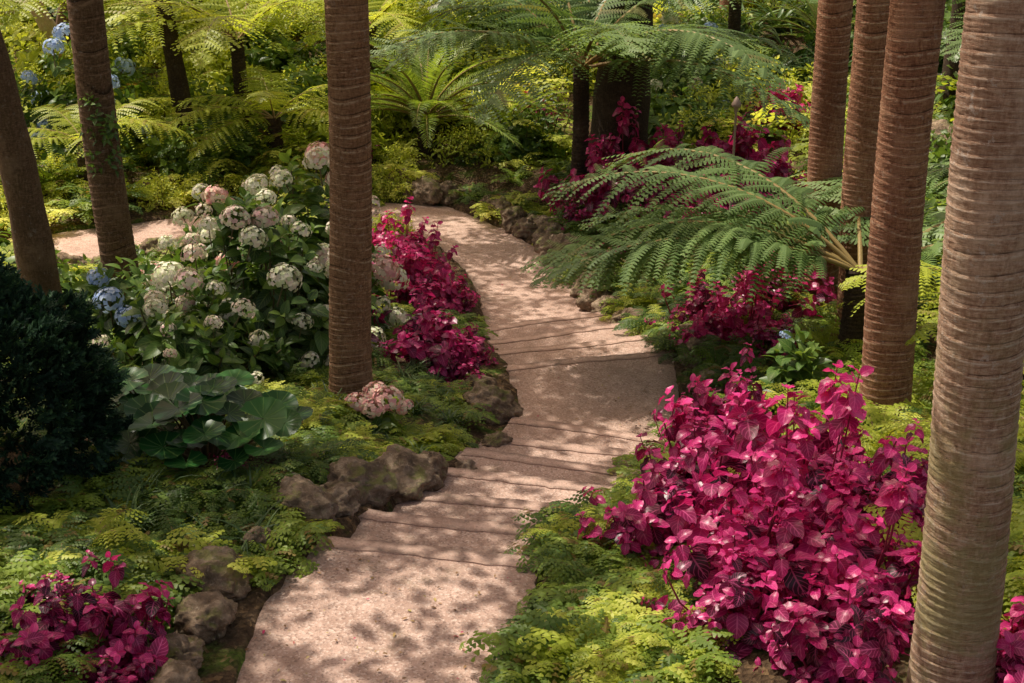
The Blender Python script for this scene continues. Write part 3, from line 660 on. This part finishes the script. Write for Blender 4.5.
limb_tree("dark_tree", (-4.0, 11.4), (-4.6, 11.2, 6), .155, .11, M['barkM'], [(-5, 12, 7), (-4, 10, 7)])
limb_tree("dark_tree", (-4.55, 19.6), (-5.6, 20, 6), .13, .09, M['barkD'], [(-6, 21, 7)])
limb_tree("dark_tree", (6.1, 19.5), (6.0, 19.7, 7), .2, .14, M['barkD'], [(7, 20, 8)])
limb_tree("pale_branching_tree", (-6.9, 22.6), (-9.2, 23.5, 3.2), .14, .09, M['barkG'], [(-8, 22, 4), (-10, 24, 4)])
for x, y in ((-3, 33), (2, 36), (8, 33), (-9, 34), (12, 28), (-14, 28)):
    t_ = limb_tree("background_tree", (x, y), (x + U(-.5, .5), y, 6), .22, .12, M['barkD'], [(x + U(-2, 2), y + U(-2, 2), U(5, 8)) for _ in range(5)])
    bake("crown", [(TW[i % 5], (x + rng.normal(0, 1.5), y + rng.normal(0, 1.5), U(3, 8)), (U(-.5, .5), U(-.5, .5), U(0, 6)), U(1.5, 2), U(0, .4)) for i in range(45)], t_)

# ------------------------------------------------------------------ rocks
def rock_mesh(seed):
    import bmesh
    bm = bmesh.new(); bmesh.ops.create_icosphere(bm, subdivisions=5, radius=1)
    o = Vector((seed * 7.3, seed * 3.1, 0))
    for v in bm.verts:
        p = v.co.copy(); d = 1 + .35 * mnoise.noise(p * 1.1 + o) + .22 * mnoise.noise(p * 2.6 + o) + .10 * mnoise.noise(p * 6 + o) + .05 * mnoise.noise(p * 14 + o)
        c = mnoise.voronoi(p * 1.7 + o)[0]; d += .22 * (c[0] - .3)
        v.co = p * d; v.co.z *= .72
    me = bpy.data.meshes.new("rock"); bm.to_mesh(me); bm.free(); me.polygons.foreach_set("use_smooth", [True] * len(me.polygons)); me.materials.append(M['rock']); return me
RK = [rock_mesh(i) for i in range(6)]
def rock(x, y, s, dz=0, par=None):
    obj("rock", RK[int(U(0, 6))], (x, y, tz(x, y) + s * .25 + dz), (U(-.4, .4), U(-.4, .4), U(0, 6.3)), (s * U(.8, 1.25), s * U(.8, 1.25), s * U(.8, 1.15)), par)
for a in [(-1.34, 5.35, .13), (-1.38, 5.72, .15), (-1.24, 6.1, .08), (-1.45, 5.05, .13), (-1.36, 4.8, .13), (-1.1, 6.55, .15), (-.86, 6.95, .17), (-.93, 6.68, .10), (-.62, 7.28, .15), (-.5, 7.6, .12), (-.30, 8.05, .12), (-.12, 8.7, .13), (-.15, 9.5, .18), (-.22, 9.9, .12),
          (.35, 6.35, .09), (1.2, 8.6, .12), (1.5, 10.0, .13), (1.55, 10.8, .16), (1.62, 11.15, .16), (1.1, 12.5, .15), (.98, 13.1, .13)]:
    rock(*a, dz=.03)
e = empty("rock_edging")
for i in range(36):
    t = i / 35; q = np.interp(t, [0, .25, .5, .75, 1], range(5)); Px = [.96, .72, .25, -.5, -2.2]; Py = [13.4, 14.8, 16.4, 17.9, 18.7]
    rock(np.interp(q, range(5), Px) + U(-.08, .22), np.interp(q, range(5), Py) + U(-.1, .2), U(.06, .23), U(-.05, .03), e)
for i in range(18): rock(U(-.8, -.4) - i * .06, 12.4 + i * .28, U(.06, .13), 0, e)
for i in range(20): rock(-3 - i * .28, 15.1 - i * .11 + U(-.15, .15), U(.08, .2), 0, e)
for a in ((-3.4, 14.3, .3), (-2.9, 14.6, .25), (5.2, 17.5, .5), (5.8, 17, .4), (-7.5, 17, .35)): rock(*a)

# ------------------------------------------------------------------ under-planting
def scatter(dst, n, x0, x1, y0, y1, ms, s0, s1, emin=.12, avoid=(), t0=-.12, t1=.45):
    xs = U(x0, x1, n); ys = U(y0, y1, n); ed = edge_dist(xs, ys); zs = terr(xs, ys)
    for x, y, e_, z in zip(xs, ys, ed, zs):
        if e_ < emin or any((x - a) ** 2 + (y - b) ** 2 < r * r for a, b, r in avoid): continue
        dst.append((ms[int(U(0, len(ms)))], (x, y, z - .02), (U(-.12, .12), U(-.12, .12), U(0, 6.3)), U(s0, s1), U(t0, t1)))
av = [(-2.0, 10.3, .6), (-1.75, 11.3, .6), (-1.70, 7.05, .5), (-2.86, 6.75, .7), (-1.72, 5.0, .25), (-.9, 8.45, .2)]
A = []
scatter(A, 140, -3.0, -1.0, 4.4, 7.4, LACE + LACE + LACEY, .22, .46, .16, av)
scatter(A, 100, -2.0, -.2, 6.6, 9.6, LACE + LACEY, .18, .36, .14, av)
scatter(A, 35, -1.6, -.6, 7.0, 8.4, LACEY, .22, .38, .2, av)
scatter(A, 70, -1.6, -.3, 9.3, 13, LACE, .2, .36, .12, av)
scatter(A, 60, .06, .8, 4.3, 6.5, LACEY + LACE, .24, .46, .02)
scatter(A, 85, .2, 1.6, 6.2, 9.5, LACE + LACE + LACEY, .22, .42, .03)
bake("lace_fern_groundcover", A)
A = []
for x, y, s in ((-.8, 7.65, .38), (-1.15, 7.2, .42), (-1.4, 6.6, .45), (-1.6, 6.0, .42), (-2.0, 5.8, .5), (-1.75, 6.4, .4), (.42, 5.7, .42), (.35, 5.1, .4), (.30, 6.2, .34), (.62, 6.75, .38), (.80, 7.3, .40), (1.0, 8.05, .38), (1.65, 9.2, .5), (2.0, 8.2, .5), (1.9, 7.5, .55), (2.1, 9.6, .5), (-1.2, 6.35, .3), (.2, 6.55, .28)):
    A.append(((FERNY + FERN + LACEY)[int(U(0, 5))], (x, y, tz(x, y) - .02), (0, 0, U(0, 6)), s, U(0, .3)))
scatter(A, 120, 1.1, 3.2, 8.8, 14, FERN + LACE + FERNY[:1], .3, .5, .12)
scatter(A, 60, 1.9, 4.5, 4.5, 9.0, FERN + FERNY, .45, .7, .2)
scatter(A, 40, -3.0, -1.9, 4.4, 6.0, FERN, .3, .45, .3, av)
scatter(A, 30, -2.4, -1.2, 6.3, 6.8, FERN + LACE, .25, .4, .3, av)
scatter(A, 130, -6, -1.2, 12, 15.2, FERNYL + LACEY + FERNL + BS, .3, .5, .08, av, .0, .5)
scatter(A, 60, -5, -2.7, 7.5, 12, FERN + BS, .4, .6, .15, av)
scatter(A, 90, .7, 4.5, 13.5, 18, FERNL + LACE + BS, .4, .65, .2)
scatter(A, 150, -9, -1.4, 15.8, 20, FERNYL + BSY + FERNL, .4, .75, .06, (), .0, .6)
scatter(A, 60, -.8, 1.8, 14.5, 19.8, FERNL + FERNYL + LACE, .35, .55, .2)
bake("fern_groundcover", A)
A = []
scatter(A, 30, -2.1, -1.2, 6.1, 6.7, STR[:1], .5, .8, .25, av)
scatter(A, 35, -1.5, -.4, 8.0, 10.2, STR[:1], .35, .6, .2)
bake("strap_leaf_groundcover", A)
A = []
scatter(A, 200, -11, .5, 18.5, 29, FERNYL + BSY + BUY + FERNL + BU[:1], .8, 1.4, .3, (), -.05, .65)
scatter(A, 110, -1, 11, 18.6, 30, FERNYL + BU + BSY + FERNL + BS, .9, 1.5, .3, (), .0, .5)
scatter(A, 60, 3.6, 8, 6, 19, FERNL + BU + FERNYL + BSY, .8, 1.3, .3)
scatter(A, 80, -9, -4.2, 5, 14, FERNYL + BU + BSY, .8, 1.2, .3)
scatter(A, 20, 1, 8, 21, 27, STR[1:], .8, 1.3, .3)
scatter(A, 60, -20, 20, 30, 40, BU + BSY + BUY, 2.0, 3.2, .3)
bake("background_foliage", A)

m_, P, ax = mound(shb2, 40, .2, .35, lump=.2, zmin=-.9); obj("climbing_vine", to_mesh("climbing_vine", [(m_, M['broad'])]), (-3.72, 12.7, .55))

# ------------------------------------------------------------------ garden lamp
x, y = 2.42, 15.2; z = tz(x, y); e = empty("garden_lamp", (x, y, z))
an = np.array([(.03, 0), (.03, .03), (.014, .05), (.012, 1.4), (.02, 1.41), (.022, 1.46), (.05, 1.47), (.055, 1.50), (.02, 1.56), (.004, 1.58)])
obj("post", to_mesh("post", [(tube([(0, 0, q[1]) for q in an], an[:, 0], 14), M['metal'])]), parent=e)

# fallen leaves on the paving
n = 420; idx = rng.integers(0, len(PS), n); P = PS[idx][:, :3].copy(); P[:, :2] += rng.normal(0, .32, (n, 2))
keep = (P[:, 1] > 3.5) & ((P[:, 1] < 5.9) | (P[:, 1] > 13)); P = P[keep]
P[P[:, 1] < 6, 2] = .008; P[P[:, 1] > 6, 2] += .02
q = U(0, 1, (150, 2)); ex = np.stack([-1.15 + 1.15 * q[:, 0], 4 + 2 * q[:, 1], np.full(150, .009)], 1)
q = U(0, 1, (60, 2)); ex2 = np.stack([.05 + 1.1 * q[:, 0], 9.4 + 1.2 * q[:, 1], np.full(60, -.9)], 1)
P = np.concatenate([P, ex, ex2]); n = len(P); a = U(0, 6.28, n)
D = np.stack([np.cos(a), np.sin(a), U(-.1, .1, n)], 1)
obj("fallen_leaves", to_mesh("fallen_leaves", [(rep(leaf_tpl(3, 2, .45, .8, .8, .5, .15), basis(D, np.array([0, 0, 1.]) + rng.normal(0, .1, (n, 3))), P, U(.008, .032, n), U(0, 1, n)), M['litter'])]))
print("sprays", cnt, "objects", len(bpy.data.objects))
